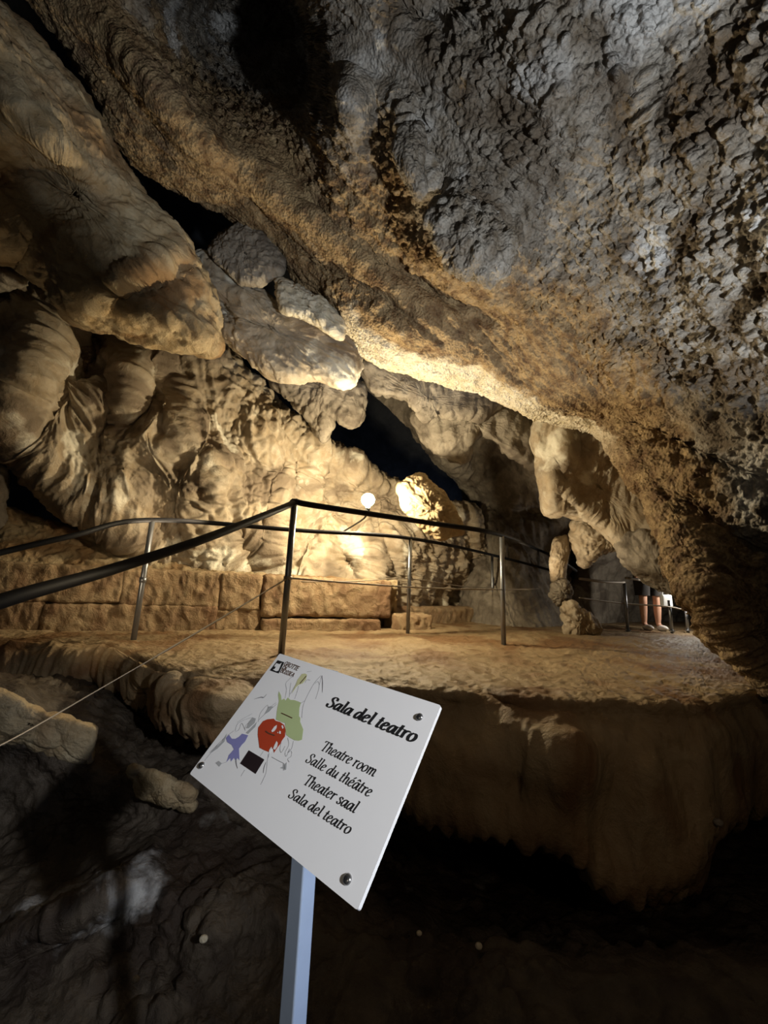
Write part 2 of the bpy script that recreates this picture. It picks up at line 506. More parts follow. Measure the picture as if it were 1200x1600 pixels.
WALL_F = [(560, 770, 160, 120, 20, 0.55),
    (500, 800, 34, 90, 15, 0.16, 3), (435, 735, 34, 40, 0, 0.10), (405, 700, 60, 26, 35, -0.12), (455, 690, 80, 26, 32, -0.10), (130, 560, 44, 80, 20, 0.30, 3), (205, 600, 16, 60, 10, -0.10),
    (240, 610, 16, 36, 5, 0.12), (270, 620, 14, 40, 8, 0.12), (330, 740, 34, 50, 10, -0.16), (280, 700, 24, 40, 0, -0.10), (60, 560, 30, 90, 25, -0.14), (170, 690, 60, 60, 0, 0.10),
    (580, 790, 55, 60, 30, 0.24, 3), (610, 830, 46, 20, 25, -0.10), (560, 730, 60, 16, 40, -0.12), (680, 780, 60, 40, 35, -0.20), (640, 770, 14, 30, -30, -0.08), (700, 880, 60, 50, 10, -0.08),
    (540, 880, 26, 36, 0, 0.45, 3), (385, 870, 16, 34, -35, 0.30, 3), (320, 830, 40, 50, 15, -0.10), (460, 860, 20, 60, 5, 0.06), (595, 870, 8, 50, -10, 0.06), (430, 800, 10, 80, 8, -0.05)]


def wall_disp(p, u, v):
    wv = p + 0.10 * np.stack([perlin(p * 1.8), perlin(p * 1.8 + 40), perlin(p * 1.8 + 80)], -1)
    dr = unit(VERT * 0.9 - STRATA * 0.35)
    q = stretch(wv, dr, 3.2)
    d = 0.17 * fbm(q * 1.9, 4, 0.5, True) + 0.05 * fbm(p * 3.5 + 11, 4)
    d += 0.05 * knobs(stretch(wv, dr, 2.0) * 3.2 + 4, 0.8)
    d += 0.06 * crag(q * 2.6) + 0.05 * fbm(q * 7, 4, 0.6, True) + 0.022 * fbm(q * 17, 3, 0.6, True) + 0.045 * crag(p * 8) * smooth(u, 0.3, 0.5)
    return d

sheet('wall_left', rows, 330, 520, M_WALL, wall_disp, WALL_F)

# far chamber behind everything
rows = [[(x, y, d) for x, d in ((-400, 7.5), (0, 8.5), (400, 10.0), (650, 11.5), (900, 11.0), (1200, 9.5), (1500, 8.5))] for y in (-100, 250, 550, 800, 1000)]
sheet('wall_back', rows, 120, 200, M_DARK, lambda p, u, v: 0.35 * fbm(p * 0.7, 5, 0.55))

# right-hand rear: rock coming down to the passage
rows = [[(560, 600, 6.6), (650, 585, 6.4), (740, 590, 6.0), (830, 600, 5.6), (900, 640, 5.6), (980, 690, 6.0), (1080, 740, 6.4), (1220, 800, 6.6)],
        [(610, 640, 6.5), (670, 640, 6.3), (745, 660, 6.0), (830, 670, 5.7), (900, 700, 5.8), (980, 750, 6.2), (1080, 800, 6.6), (1220, 840, 6.8)],
        [(640, 670, 6.6), (690, 700, 6.5), (752, 735, 6.4), (830, 760, 6.2), (900, 780, 6.4), (980, 800, 6.8), (1080, 850, 7.0), (1220, 880, 7.2)],
        [(690, 720, 7.4), (735, 765, 7.2), (765, 790, 6.9), (830, 830, 6.6), (900, 840, 6.8), (980, 860, 7.2), (1080, 900, 7.6), (1220, 920, 7.8)],
        [(720, 760, 8.2), (750, 800, 7.6), (775, 850, 6.4), (830, 890, 6.2), (900, 900, 6.9), (980, 910, 7.6), (1080, 930, 8.2), (1220, 950, 8.4)],
        [(720, 860, 7.0), (760, 900, 6.2), (790, 950, 5.7), (840, 960, 5.7), (900, 960, 6.6), (980, 960, 7.8), (1080, 960, 8.8), (1220, 975, 9.0)],
        [(720, 960, 6.2), (760, 985, 5.6), (800, 1000, 5.3), (850, 1000, 5.4), (900, 1000, 6.2), (980, 1000, 7.6), (1080, 990, 8.8), (1220, 990, 9.0)]]
R_F = [(760, 700, 55, 55, 0, 0.55, 3), (700, 690, 16, 60, -15, -0.15), (660, 640, 20, 40, 0, -0.15), (790, 760, 60, 50, 0, 0.3, 3), (835, 800, 30, 18, 0, 0.30, 3), (805, 790, 10, 30, 0, -0.1),
       (893, 880, 13, 40, 5, 0.8, 4), (960, 950, 60, 40, 20, -0.15), (940, 860, 50, 24, 20, -0.10), (1005, 915, 20, 30, 20, 0.6, 3)]


def right_disp(p, u, v):
    q = stretch(p, VERT, 3.0)
    return 0.10 * fbm(q * 2.2, 4, 0.55, True) + 0.10 * fbm(p * 1.1, 3) + 0.04 * fbm(q * 7, 3, 0.5, True)

sheet('wall_right', rows, 260, 300, M_GREY, right_disp, R_F)

# the path, its lip and the flowstone face that drops into the pit
ZP = 1.15
XS = [-220, -60, 20, 100, 180, 260, 330, 440, 560, 640, 760, 880, 960, 1060, 1110, 1200, 1380]
LIP = [1010, 1000, 1002, 1004, 1010, 1045, 1058, 1062, 1068, 1075, 1085, 1092, 1092, 1098, 1098, 1080, 1070]
BOT = [1075, 1056, 1056, 1052, 1058, 1110, 1140, 1180, 1230, 1252, 1290, 1315, 1385, 1372, 1290, 1250, 1250]
HZ = lambda x: 917 + (x - 600) * 0.042
rows = []
for y0 in (968, 977, 985):
    rows.append([(x, max(y0, HZ(x) + 30), Gd(x, max(y0, HZ(x) + 30), ZP)) for x in XS])
for t in (0.2, 0.5, 0.82, 1.0):
    rows.append([(x, 985 + (l - 985) * t, Gd(x, 985 + (l - 985) * t, ZP)) for x, l in zip(XS, LIP)])
lipd = [Gd(x, l, ZP) for x, l in zip(XS, LIP)]
for t, s in ((0.12, -0.02), (0.4, -0.10), (0.75, -0.13), (1.0, -0.12)):
    rows.append([(x, l + (b - l) * t, d + s - 0.12 * t * (b - l) / 200) for x, l, b, d in zip(XS, LIP, BOT, lipd)])
rows.append([(x, b - 6, d + 0.02) for x, b, d in zip(XS, BOT, lipd)])
rows.append([(x, b - 30, d + 0.5) for x, b, d in zip(XS, BOT, lipd)])
rows.append([(x, b - 60, d + 1.3) for x, b, d in zip(XS, BOT, lipd)])


def floor_disp(p, u, v):
    face = smooth(v, 0.47, 0.60)
    flat = 0.018 * fbm(p * 2.2, 4) + 0.022 * fbm(p * 9, 4, 0.6, True) + 0.004 * knobs(p * 14)
    q = stretch(p, VERT, 4.0)
    fc = 0.05 * fbm(q * 3.2, 4, 0.5, True) + 0.035 * fbm(stretch(p, VERT, 6.0) * 8, 3, 0.5, True) * (1 - smooth(u, 0.30, 0.42)) + 0.05 * fbm(p * 1.6, 3)
    return flat * (1 - face) + fc * face


def floor_post(p, u, v):
    k = smooth(v, 0.66, 0.79)
    x = p[:, 0]
    fr = np.stack([x * 14, x * 0 + 2, p[:, 1] * 3], -1)
    p = p.copy()
    p[:, 2] -= k * (0.045 * np.clip(fbm(fr, 2, 0.7, True), -0.3, 1) + 0.02 * perlin(fr * 2.3))
    return p

FLOOR_F = [(700, 1140, 60, 40, 10, 0.04), (760, 1085, 40, 9, 25, 0.06), (900, 1180, 90, 70, 0, -0.10), (810, 1210, 40, 50, 20, 0.06), (1020, 1200, 40, 120, 0, -0.05),
           (340, 1095, 50, 24, 0, -0.12), (240, 1090, 20, 30, 0, 0.25, 3), (290, 1075, 14, 14, 0, 0.1)]
sheet('floor', rows, 420, 560, M_PATH, floor_disp, FLOOR_F, floor_post)

# the pit in front of the photographer
XS2 = [-260, -120, 0, 120, 220, 330, 440, 640, 900, 1200, 1450]
rows = [
    [(x, 1040, 3.4) for x in XS2],
    [(x, y, d) for x, y, d in zip(XS2, (1060, 1062, 1064, 1080, 1120, 1160, 1190, 1270, 1290, 1300, 1300), (2.4, 2.3, 2.2, 2.2, 2.3, 2.4, 2.5, 2.6, 2.6, 2.5, 2.4))],
    [(x, y, d) for x, y, d in zip(XS2, (1075, 1076, 1085, 1165, 1205, 1215, 1250, 1370, 1400, 1390, 1380), (1.9, 1.85, 1.80, 1.75, 1.72, 1.72, 1.75, 1.9, 1.9, 1.9, 1.9))],
    [(x, y, d) for x, y, d in zip(XS2, (1110, 1115, 1135, 1200, 1240, 1260, 1300, 1400, 1430, 1420, 1410), (1.72, 1.70, 1.66, 1.64, 1.62, 1.62, 1.6, 1.65, 1.7, 1.7, 1.7))],
    [(x, y, d) for x, y, d in zip(XS2, (1170, 1180, 1195, 1255, 1290, 1330, 1370, 1440, 1470, 1460, 1460), (1.70, 1.68, 1.64, 1.60, 1.55, 1.45, 1.4, 1.4, 1.45, 1.5, 1.5))],
    [(x, y, d) for x, y, d in zip(XS2, (1330, 1335, 1340, 1350, 1370, 1400, 1430, 1490, 1500, 1500, 1500), (1.55, 1.5, 1.45, 1.38, 1.32, 1.28, 1.25, 1.25, 1.3, 1.35, 1.4))],
    [(x, 1470 + x * 0.03, 1.18) for x in XS2], [(x, 1600, 1.02) for x in XS2], [(x, 1800, 0.85) for x in XS2], [(x, 2100, 0.7) for x in XS2]]


def pit_disp(p, u, v):
    wv = p + 0.06 * np.stack([perlin(p * 3), perlin(p * 3 + 40), perlin(p * 3 + 80)], -1)
    d = 0.06 * fbm(wv * 3.0, 5, 0.55) + 0.03 * fbm(wv * 7, 4, 0.5, True)
    d += 0.02 * knobs(wv * 16 + 3, 0.5) * smooth(perlin(p * 2.3 + 9), -0.1, 0.3)
    return d

def pale_streak(p, u, v):  # paler band across the pit floor, ragged by noise
    a, b = P(-40, 1500, 1.2), P(215, 1380, 1.28)
    t = np.clip(((p - a) @ (b - a)) / ((b - a) @ (b - a)), 0, 1)
    d = np.linalg.norm(p - a - t[:, None] * (b - a), axis=1)
    return 0.9 * smooth(0.10 - d + 0.10 * fbm(p * 9, 5, 0.6), 0.0, 0.06)

sheet('floor_pit', rows, 380, 460, M_PIT, pit_disp, [(90, 1432, 150, 26, -25, -0.09), (330, 1460, 40, 70, 20, -0.05), (80, 1300, 120, 60, 0, 0.10)], attrs={'paler': pale_streak})
# ------------------------------------------------------------------ rock bodies in front of the shell
def proj(p):
    c = (np.asarray(p, float) - CAM) @ RW
    return 600 + F * c[0] / -c[2], 800 - F * c[1] / -c[2]


def rock_disp(amp=0.05, freq=2.5, k=2.5, dirn=STRATA, fine=0.012, kn=0.0, kf=10):
    def f(p, u, v):
        q = stretch(p, dirn, k)
        d = amp * fbm(q * freq, 4, 0.5, True) + amp * 0.7 * fbm(p * freq * 0.7 + 8, 3) + amp * 0.7 * crag(q * freq * 1.6) + 0.012 * fbm(q * 14, 3, 0.6, True) + fine * 2.2 * fbm(q * freq * 5, 4, 0.6, True)
        if kn: d = d + kn * knobs(p * kf)
        return d
    return f

blob('rock_ledge', [(-150, -150), (-40, -10), (40, 65), (110, 145), (170, 240), (220, 320), (285, 385), (326, 470), (333, 545), (290, 535), (200, 515), (118, 488), (90, 450), (30, 400), (-40, 385), (-150, 330)],
     3.0, 0.30, M_OCHRE, 'long blade of layered rock hanging over the slope, its lower rim lit orange', gx=0.0012, gy=0.0009, back=0.5,
     disp=rock_disp(0.05, 2.6, 4, fine=0.02), k=0.28, na=420, nr=70, center=(130, 300),
     feats=[(60, 310, 130, 60, 20, 0.30, 3), (220, 425, 60, 16, -30, -0.08), (235, 455, 60, 18, -25, 0.10), (80, 400, 50, 70, -30, 0.08), (200, 490, 110, 22, 14, -0.12), (60, 200, 160, 16, 45, -0.10), (20, 260, 100, 14, 25, 0.10)])
blob('limestone_shelf', [(-120, 400), (0, 405), (36, 425), (36, 440), (0, 448), (-120, 460)], 3.4, 0.15, M_GREY, 'small pale rock stub sticking out below the big hanging blade', disp=rock_disp(0.03, 4), na=120, nr=20, center=(-30, 428))
blob('boulder', [(328, 392), (345, 370), (385, 352), (412, 372), (442, 408), (440, 422), (405, 443), (378, 440), (352, 415)], 3.75, 0.14, M_GREY, 'squarish grey boulder wedged in the gap under the ceiling slab', gx=-0.001, disp=rock_disp(0.02, 4, 1.2, fine=0.010), k=0.2, na=220, nr=40)
blob('rock_slab', [(306, 415), (318, 402), (345, 425), (392, 458), (440, 480), (500, 498), (545, 530), (560, 575), (545, 600), (500, 585), (455, 590), (420, 578), (372, 540), (338, 500), (322, 470)],
     4.0, 0.18, M_WALL, 'pale tan rock slab spanning from blade tip to bright ceiling edge', gx=0.0003, back=0.35, disp=rock_disp(0.045, 3.2, 3, fine=0.015), k=0.3, na=340, nr=50,
     feats=[(350, 485, 26, 22, 30, 0.2, 3), (440, 525, 90, 14, 20, 0.06)])
blob('limestone_block', [(436, 440), (455, 448), (480, 462), (500, 470), (532, 500), (534, 528), (515, 515), (488, 502), (470, 492), (445, 485), (438, 465)], 3.66, 0.09, M_CALC, 'small brightly lit cream rock knuckle at the ceiling rim', disp=rock_disp(0.02, 6, 2), k=0.3, na=160, nr=26)
blob('stalactite', [(430, 560), (480, 570), (540, 585), (562, 610), (562, 650), (550, 662), (535, 650), (520, 640), (516, 668), (505, 690), (494, 668), (478, 640), (455, 618), (430, 600)],
     4.7, 0.16, M_GREY, 'broad grey stalactite mass with rounded lobes left of the dark opening', back=0.3, disp=rock_disp(0.05, 3.5, 3, VERT), k=0.35, na=240, nr=36, center=(505, 610))
blob('stalactite', [(560, 560), (610, 572), (660, 590), (710, 596), (755, 606), (780, 632), (750, 648), (710, 645), (680, 640), (662, 655), (652, 632), (625, 602), (585, 608)],
     4.6, 0.16, M_GREY, 'wide grey rock fringe hanging right of the dark opening', back=0.35, disp=rock_disp(0.05, 3.5, 3, VERT), k=0.35, na=240, nr=36, center=(670, 625))
blob('hanging_rock', [(652, 650), (700, 640), (770, 640), (820, 640), (840, 690), (842, 735), (815, 700), (790, 672), (756, 662), (730, 684), (724, 716), (700, 706), (668, 690)],
     5.0, 0.25, M_GREY, 'grey arched rock hanging over the shadowed hollow', back=0.3, disp=rock_disp(0.06, 3, 2.5, VERT), k=0.35, na=260, nr=40, center=(735, 660))
blob('flowstone_curtain', [(846, 652), (880, 658), (925, 672), (965, 702), (1005, 745), (1020, 790), (1062, 850), (1040, 880), (990, 872), (955, 835), (925, 805), (880, 798), (856, 800), (850, 760), (846, 715), (836, 690)],
     4.45, 0.20, M_WALL, 'broad tan flowstone curtain with a smooth face hanging under the ceiling', gx=-0.0012, back=0.5, disp=rock_disp(0.045, 2.6, 4, VERT, 0.012), k=0.25, na=320, nr=56, center=(930, 760),
     feats=[(950, 770, 54, 60, 30, 0.14, 3), (880, 700, 14, 40, 0, -0.12), (862, 750, 10, 50, 0, -0.10), (930, 690, 50, 10, 35, -0.08), (910, 790, 60, 8, 40, -0.08)])
blob('hanging_rock', [(965, 850), (1000, 835), (1040, 850), (1068, 890), (1092, 932), (1060, 920), (1024, 910), (1008, 898), (990, 886)], 4.0, 0.15, M_GREY, 'dark rock spur hanging in front of the standing person', gx=-0.004, disp=rock_disp(0.04, 4, 2, VERT), na=200, nr=30, center=(1035, 900))
blob('stalactite', [(900, 820), (940, 812), (975, 822), (1000, 850), (985, 862), (960, 850), (930, 862), (912, 880), (905, 855)], 4.9, 0.12, M_WALL, 'whitish dripstone cluster above the black cleft', disp=rock_disp(0.05, 5, 3, VERT, 0.02), na=180, nr=28)
blob('stalagmite', [(868, 842), (884, 838), (890, 850), (884, 872), (880, 905), (864, 908), (861, 880), (864, 860)], 5.0, 0.10, M_WALL, 'pale waisted stalagmite column beside the black cleft', disp=rock_disp(0.015, 6, 2, VERT, 0.006), na=120, nr=24)
blob('rock', [(866, 915), (882, 908), (892, 922), (886, 940), (872, 944), (862, 930)], 4.9, 0.08, M_GREY, 'rounded grey rock below the pale stalagmite column', disp=rock_disp(0.015, 7, 1.2), na=110, nr=20)
blob('rock', [(880, 950), (892, 944), (905, 958), (925, 968), (932, 986), (900, 992), (884, 990), (888, 972)], 4.7, 0.10, M_WALL, 'small pale split rock on the path edge by the cleft', disp=rock_disp(0.04, 7, 2, VERT), na=120, nr=20)
blob('boulder', [(625, 760), (655, 745), (685, 770), (705, 795), (720, 830), (690, 840), (655, 815), (632, 790)], 4.35, 0.16, M_OCHRE, 'brown boulder on the slope just right of the glowing lamp', gx=0.0015, disp=rock_disp(0.03, 4, 1.5), k=0.35, na=180, nr=30)
blob('stalagmite', [(-40, 700), (-2, 706), (8, 725), (8, 760), (3, 790), (6, 830), (10, 848), (-40, 852)], 3.5, 0.10, M_GREY, 'slim grey stalagmite standing at the mouth of the black side hole', disp=rock_disp(0.01, 5, 2, VERT), na=120, nr=24, center=(-15, 775))
blob('dripstone_knob', [(628, 200), (655, 195), (662, 230), (655, 262), (664, 300), (655, 308), (640, 285), (625, 262), (618, 232)], 2.42, 0.09, M_CEIL, 'smooth pale dripstone knob on the coral-crusted ceiling', disp=rock_disp(0.015, 8, 2, VERT, 0.004), na=140, nr=26)
blob('dripstone_knob', [(690, 322), (730, 318), (762, 345), (796, 380), (786, 425), (755, 430), (720, 415), (688, 380), (676, 345)], 2.45, 0.12, M_CEIL, 'large lumpy wet knob with glinting facets on the ceiling', disp=rock_disp(0.03, 7, 1.5, VERT, 0.008, 0.03, 14), na=200, nr=34)

# earth bank behind the low wall
fr = [(-260, 880, 2.55), (-150, 884, 2.72), (0, 888, 2.90), (100, 892, 3.06), (200, 894, 3.24), (300, 898, 3.45), (380, 901, 3.6), (480, 906, 3.82), (620, 914, 4.2)]
bk = [(-260, 760, 3.5), (-150, 776, 3.5), (0, 790, 3.6), (100, 822, 3.7), (200, 850, 3.85), (300, 884, 4.0), (380, 899, 4.1), (480, 905, 4.3), (620, 913, 4.6)]
rows = [[(x, y + 30, d + 0.8) for x, y, d in bk], [(x, y, d) for x, y, d in bk]]
rows += [[(x + (X - x) * t, y + (Y - y) * t - 6 * math.sin(math.pi * t), 1 / (1 / d + (1 / D - 1 / d) * t)) for (x, y, d), (X, Y, D) in zip(bk, [(a_, b_ + 3, c_ + 0.30) for a_, b_, c_ in fr])] for t in (0.3, 0.65, 1.0)]
rows += [[(x, y + 14, d + 0.34) for x, y, d in fr], [(x, y + 70, d + 0.6) for x, y, d in fr]]
sheet('floor_bank', rows, 150, 360, M_OCHRE, lambda p, u, v: 0.035 * fbm(p * 3, 4, 0.5, True) + 0.022 * fbm(p * 11, 4, 0.6, True) + 0.02 * crag(p * 6) - 0.03)


# ------------------------------------------------------------------ low masonry along the path
def box_stone(name, o, ax, ay, az, res, mat, rnd=0.02, amp=0.012, freq=9.0, parent=None):
    o, ax, ay, az = (np.asarray(q, float) for q in (o, ax, ay, az))
    S = np.array([np.linalg.norm(ax), np.linalg.norm(ay), np.linalg.norm(az)])
    E3 = np.stack([ax, ay, az]) / S[:, None]
    idx = {}; verts = []; faces = []
    n = [max(2, int(math.ceil(s / res))) for s in S]

    def vid(q):
        if q not in idx:
            idx[q] = len(verts); verts.append(q)
        return idx[q]
    for a in range(3):
        b, c = (a + 1) % 3, (a + 2) % 3
        for side in (0, n[a]):
            for i in range(n[b]):
                for j in range(n[c]):
                    def mk(ii, jj):
                        q = [0, 0, 0]; q[a] = side; q[b] = ii; q[c] = jj
                        return vid(tuple(q))
                    f = (mk(i, j), mk(i + 1, j), mk(i + 1, j + 1), mk(i, j + 1))
                    faces.append(f if side else f[::-1])
    v = np.array(verts, float) / np.array(n) * S
    inner = np.clip(v, rnd, np.maximum(S - rnd, rnd))
    dv = v - inner; ln = np.linalg.norm(dv, axis=1)[:, None]
    nrm = dv / np.maximum(ln, 1e-9)
    v = np.where(ln > 1e-9, inner + nrm * rnd, v)
    p = o + v @ E3
    out = nrm @ E3
    vq = stretch(p, VERT, 2.5)
    p = p + out * (amp * fbm(vq * freq, 4, 0.55, True) + amp * 0.8 * fbm(p * 3.1, 3))[:, None]
    p = p + amp * 0.5 * np.stack([perlin(p * freq * 1.3), perlin(p * freq * 1.3 + 20), perlin(p * freq * 1.3 + 50)], -1)
    if np.dot(np.cross(ax, ay), az) < 0:
        faces = [f[::-1] for f in faces]
    return link(name, p, faces, mat, parent)


def on_bench(x):                       # foot of the low wall, seen along the path's far side
    return G(x, 988 - (x + 40) / 645 * 3, ZP)

bdir = unit(on_bench(605) - on_bench(-40)); bback = unit(np.cross(VERT, bdir))
wall_e = empty('masonry_wall', on_bench(200), 'long low brown stone wall edging the far side of the path', 'wall')


def course(x0, x1, z0, z1, out, depth=0.35, parent=None, res=0.012, name='stone_block', amp=0.020):
    a, b = on_bench(x0), on_bench(x1)
    o = a - bback * out + VERT * z0
    return box_stone(name, o, b - a - bdir * 0.006, bback * depth, VERT * (z1 - z0 - 0.004), res, M_BENCH, 0.02, amp, 9.0, parent)

for x0, x1, z0, z1, out in ((-190, 60, -0.05, 0.24, 0.0), (60, 335, -0.05, 0.22, 0.01), (335, 405, -0.05, 0.20, 0.0), (-190, -30, 0.24, 0.52, 0.0), (-30, 180, 0.24, 0.53, 0.01), (180, 338, 0.22, 0.53, 0.0), (338, 402, 0.20, 0.53, 0.015)):
    course(x0, x1, z0, z1, out, parent=wall_e)
blk = course(406, 606, 0.15, 0.53, 0.03, 0.4, name='stone_bench', amp=0.024)
tag(blk, 'thick brown stone block with brightly lit top edge, below the lamp', 'bench')
blk = course(408, 590, -0.05, 0.115, 0.10, 0.5, name='stone_step', amp=0.016)
tag(blk, 'rough ledge course carrying the thick lit stone block', 'step')
blk = course(614, 672, -0.05, 0.16, 0.04, 0.3, name='stone_step', amp=0.03)
tag(blk, 'broken sloping stone at the right end of the block', 'step')
cb0, cb1 = G(600, 978, ZP), G(790, 972, ZP)
blk = box_stone('stone_curb', cb0 - VERT * 0.05, cb1 - cb0, unit(np.cross(VERT, cb1 - cb0)) * 0.4, VERT * 0.27, 0.02, M_BENCH, 0.05, 0.02)
tag(blk, 'low stone curb behind the far handrail posts', 'curb')

# ------------------------------------------------------------------ handrails
def post_top(base, ytop):
    h = 0.9
    for _ in range(12):
        h += (proj(base + VERT * h)[1] - ytop) * 0.004
    return base + VERT * h


def post(base, top, parent, r=0.021):
    tube('post', [base - VERT * 0.04, base + (top - base) * 0.5, top], r, M_STEEL, parent, 14)
    v, f = tube_geo([base - VERT * 0.005, base + VERT * 0.006], r * 1.9, 16)
    link('base_plate', v, f, M_STEEL, parent, False)

nA, nB, nC = G(439, 1026, ZP), G(787, 1009, ZP), G(845, 977, ZP)
tA, tB, tC = post_top(nA, 789), post_top(nB, 838), post_top(nC, 860)
near = empty('handrail', nA, 'handrail nearer the sign, sweeping up to a tall bent post then away', 'handrail')
for b, t in ((nA, tA), (nB, tB), (nC, tC)): post(b, t, near)
down = [P(-330, 1060, 0.72), P(0, 940, 1.05), P(180, 888, 1.45), P(330, 838, 1.9)]
tube('top_rail', down + [tA + VERT * 0.012 - unit(tA - down[-1]) * 0.10, tA + VERT * 0.024, tA + unit(tB - tA) * 0.15 + VERT * 0.018, tA + (tB - tA) * 0.55 + VERT * 0.02, tB + VERT * 0.012, tC + VERT * 0.01, P(872, 873, 5.2), P(900, 892, 5.6)], 0.021, M_RAIL, near, 14, 90)
midA = nA + (tA - nA) * 0.50; midB = nB + (tB - nB) * 0.50; midC = nC + (tC - nC) * 0.48
tube('mid_wire', [P(-160, 1230, 0.72), P(0, 1165, 0.95), P(150, 1080, 1.3), P(330, 975, 1.9), midA], [0.0022] * 25 + [0.0045] * 15, M_WIRE, near, 8, 40)
tube('mid_wire', [midA, (midA + midB) / 2 - VERT * 0.02, midB, midC], 0.006, M_WIRE, near, 8, 30)
v, f = tube_geo([midA - VERT * 0.012, midA + VERT * 0.012], 0.028, 14); link('clamp', v, f, M_WIRE, near)

fA, fB, fC = G(208, 1003, ZP), G(637, 993, ZP), G(770, 976, ZP)
sA, sB, sC = post_top(fA, 815), post_top(fB, 843), post_top(fC, 868)
far = empty('handrail', fB, 'handrail on the far side of the path, before the lit slope', 'handrail')
for b, t in ((fA, sA), (fB, sB), (fC, sC)): post(b, t, far, 0.019)
tube('top_rail', [P(-260, 925, 1.6), P(-60, 878, 2.1), P(110, 838, 2.5), sA + VERT * 0.012, sA + (sB - sA) * 0.5 + VERT * 0.012, sB + VERT * 0.012, sC + VERT * 0.01, P(868, 893, 5.9)], 0.019, M_RAIL, far, 12, 70)
mB = fB + (sB - fB) * 0.58; mC = fC + (sC - fC) * 0.52
tube('mid_wire', [P(470, 909, 3.7), P(560, 908, 3.8), mB, (mB + mC) / 2 - VERT * 0.02, mC], 0.005, M_WIRE, far, 8, 30)
jt = fA + (sA - fA) * 0.5
v, f = tube_geo([jt - VERT * 0.02, jt + VERT * 0.02], 0.024, 14); link('sleeve', v, f, M_STEEL, far)

rA, rB, rC = P(981, 985, 5.35), P(1050, 986, 5.38), P(1075, 985, 5.6)
qA, qB, qC = post_top(rA, 911), post_top(rB, 938), post_top(rC, 947)
rear = empty('handrail', rA, 'pale handrail in the rear passage beside the standing person', 'handrail')
for b, t in ((rA, qA), (rB, qB), (rC, qC)): post(b, t, rear, 0.02)
tube('top_rail', [P(905, 904, 5.2), P(945, 909, 5.28), qA + VERT * 0.01], 0.018, M_WIRE, rear, 10, 10)
tube('top_rail', [P(978, 903, 5.37), P(1002, 906, 5.42)], 0.018, M_WIRE, rear, 10, 4)
tube('mid_wire', [P(905, 934, 5.2), rA + (qA - rA) * 0.56, P(1044, 948, 5.37), P(1078, 956, 5.6)], 0.010, M_WIRE, rear, 8, 20)

# ------------------------------------------------------------------ lamp on the slope
M_BULB = plain('glowing_bulb', (1, 1, 1), 0.4, 0, 0, emit=((1.0, 0.83, 0.54), 1350.0))
M_BLACK = plain('black_housing', (0.03, 0.03, 0.03), 0.5, 0.2)
lamp = empty('cave_lamp', LAMP_AT - VERT * 0.2, 'bare glowing white lamp on the slope above the stone block', 'lamp')


def ball(name, c, r, mat, parent=None, n=20, sq=(1, 1, 1)):
    th = np.linspace(0.02, math.pi - 0.02, n); v = []
    for t in th:
        for s in range(n * 2):
            a = math.pi * s / n
            v.append(np.asarray(c) + r * np.array([math.sin(t) * math.cos(a) * sq[0], math.sin(t) * math.sin(a) * sq[1], math.cos(t) * sq[2]]))
    M = n * 2
    f = [tuple(q) for q in grid_faces(n, M, True)[:, ::-1]] + [tuple(range(M)), tuple(range((n - 1) * M, n * M))[::-1]]
    return link(name, v, f, mat, parent)

ball('bulb', LAMP_AT, 0.064, M_BULB, lamp)
tube('socket', [LAMP_AT - VERT * 0.052, LAMP_AT - VERT * 0.12], [0.028, 0.022], M_BLACK, lamp)
tube('stem', [LAMP_AT - VERT * 0.12, LAMP_AT - VERT * 0.18 + bback * 0.12, LAMP_AT - VERT * 0.24 + bback * 0.80], 0.010, M_BLACK, lamp, 8, 8)

# ------------------------------------------------------------------ the sign on its post
SC = 0.62                                        # panel 36 x 22 cm
rays = [np.array([(x - 600) / F, (800 - y) / F, -1.0]) for x, y in ((437, 1021), (689, 1102), (553, 1418), (294, 1207))]
sol = np.linalg.solve(np.stack([rays[0], -rays[1], rays[2]], 1), rays[3])
TL, TR, BR, BL = (CAM + RW @ (r * s * SC) for r, s in zip(rays, (*sol, 1.0)))
SU = unit(TR - TL); SV = (BL - TL); SV = unit(SV - SU * (SV @ SU)); SN = np.cross(SV, SU)
if SN @ (CAM - TL) < 0: SN = -SN
SW, SH = np.linalg.norm(TR - TL), np.linalg.norm(BL - TL)


def suv(px, py):
    r = RW @ np.array([(px - 600) / F, (800 - py) / F, -1.0])
    q = CAM + r * (((TL - CAM) @ SN) / (r @ SN)) - TL
    return np.array([q @ SU, q @ SV])


def onp(u, v, h=0.0):
    return TL + SU * u + SV * v + SN * h

THK = 0.006
foot = onp(SW * 0.55, SH * 0.62, -0.03)
sign = empty('sign', (foot[0], foot[1], foot[2] - 0.9), 'white slanted information sign reading Sala del teatro on a square post', 'sign')
# panel with rounded corners and a real thickness
ol = []
rc = 0.003
for cx, cy, a0 in ((SW - rc, rc, -90), (SW - rc, SH - rc, 0), (rc, SH - rc, 90), (rc, rc, 180)):
    for k in range(6):
        a = math.radians(a0 + 90 * k / 5); ol.append((cx + rc * math.cos(a), cy + rc * math.sin(a)))
n = len(ol); v = [onp(u, q, 0) for u, q in ol] + [onp(u, q, -THK) for u, q in ol]
f = [tuple(range(n)), tuple(range(n, 2 * n))[::-1]] + [(i + n, (i + 1) % n + n, (i + 1) % n, i) for i in range(n)]
if np.dot(np.cross(v[1] - v[0], v[2] - v[1]), SN) < 0: f = [q[::-1] for q in f]
panel = link('panel', v, f, M_PANEL, sign, False)


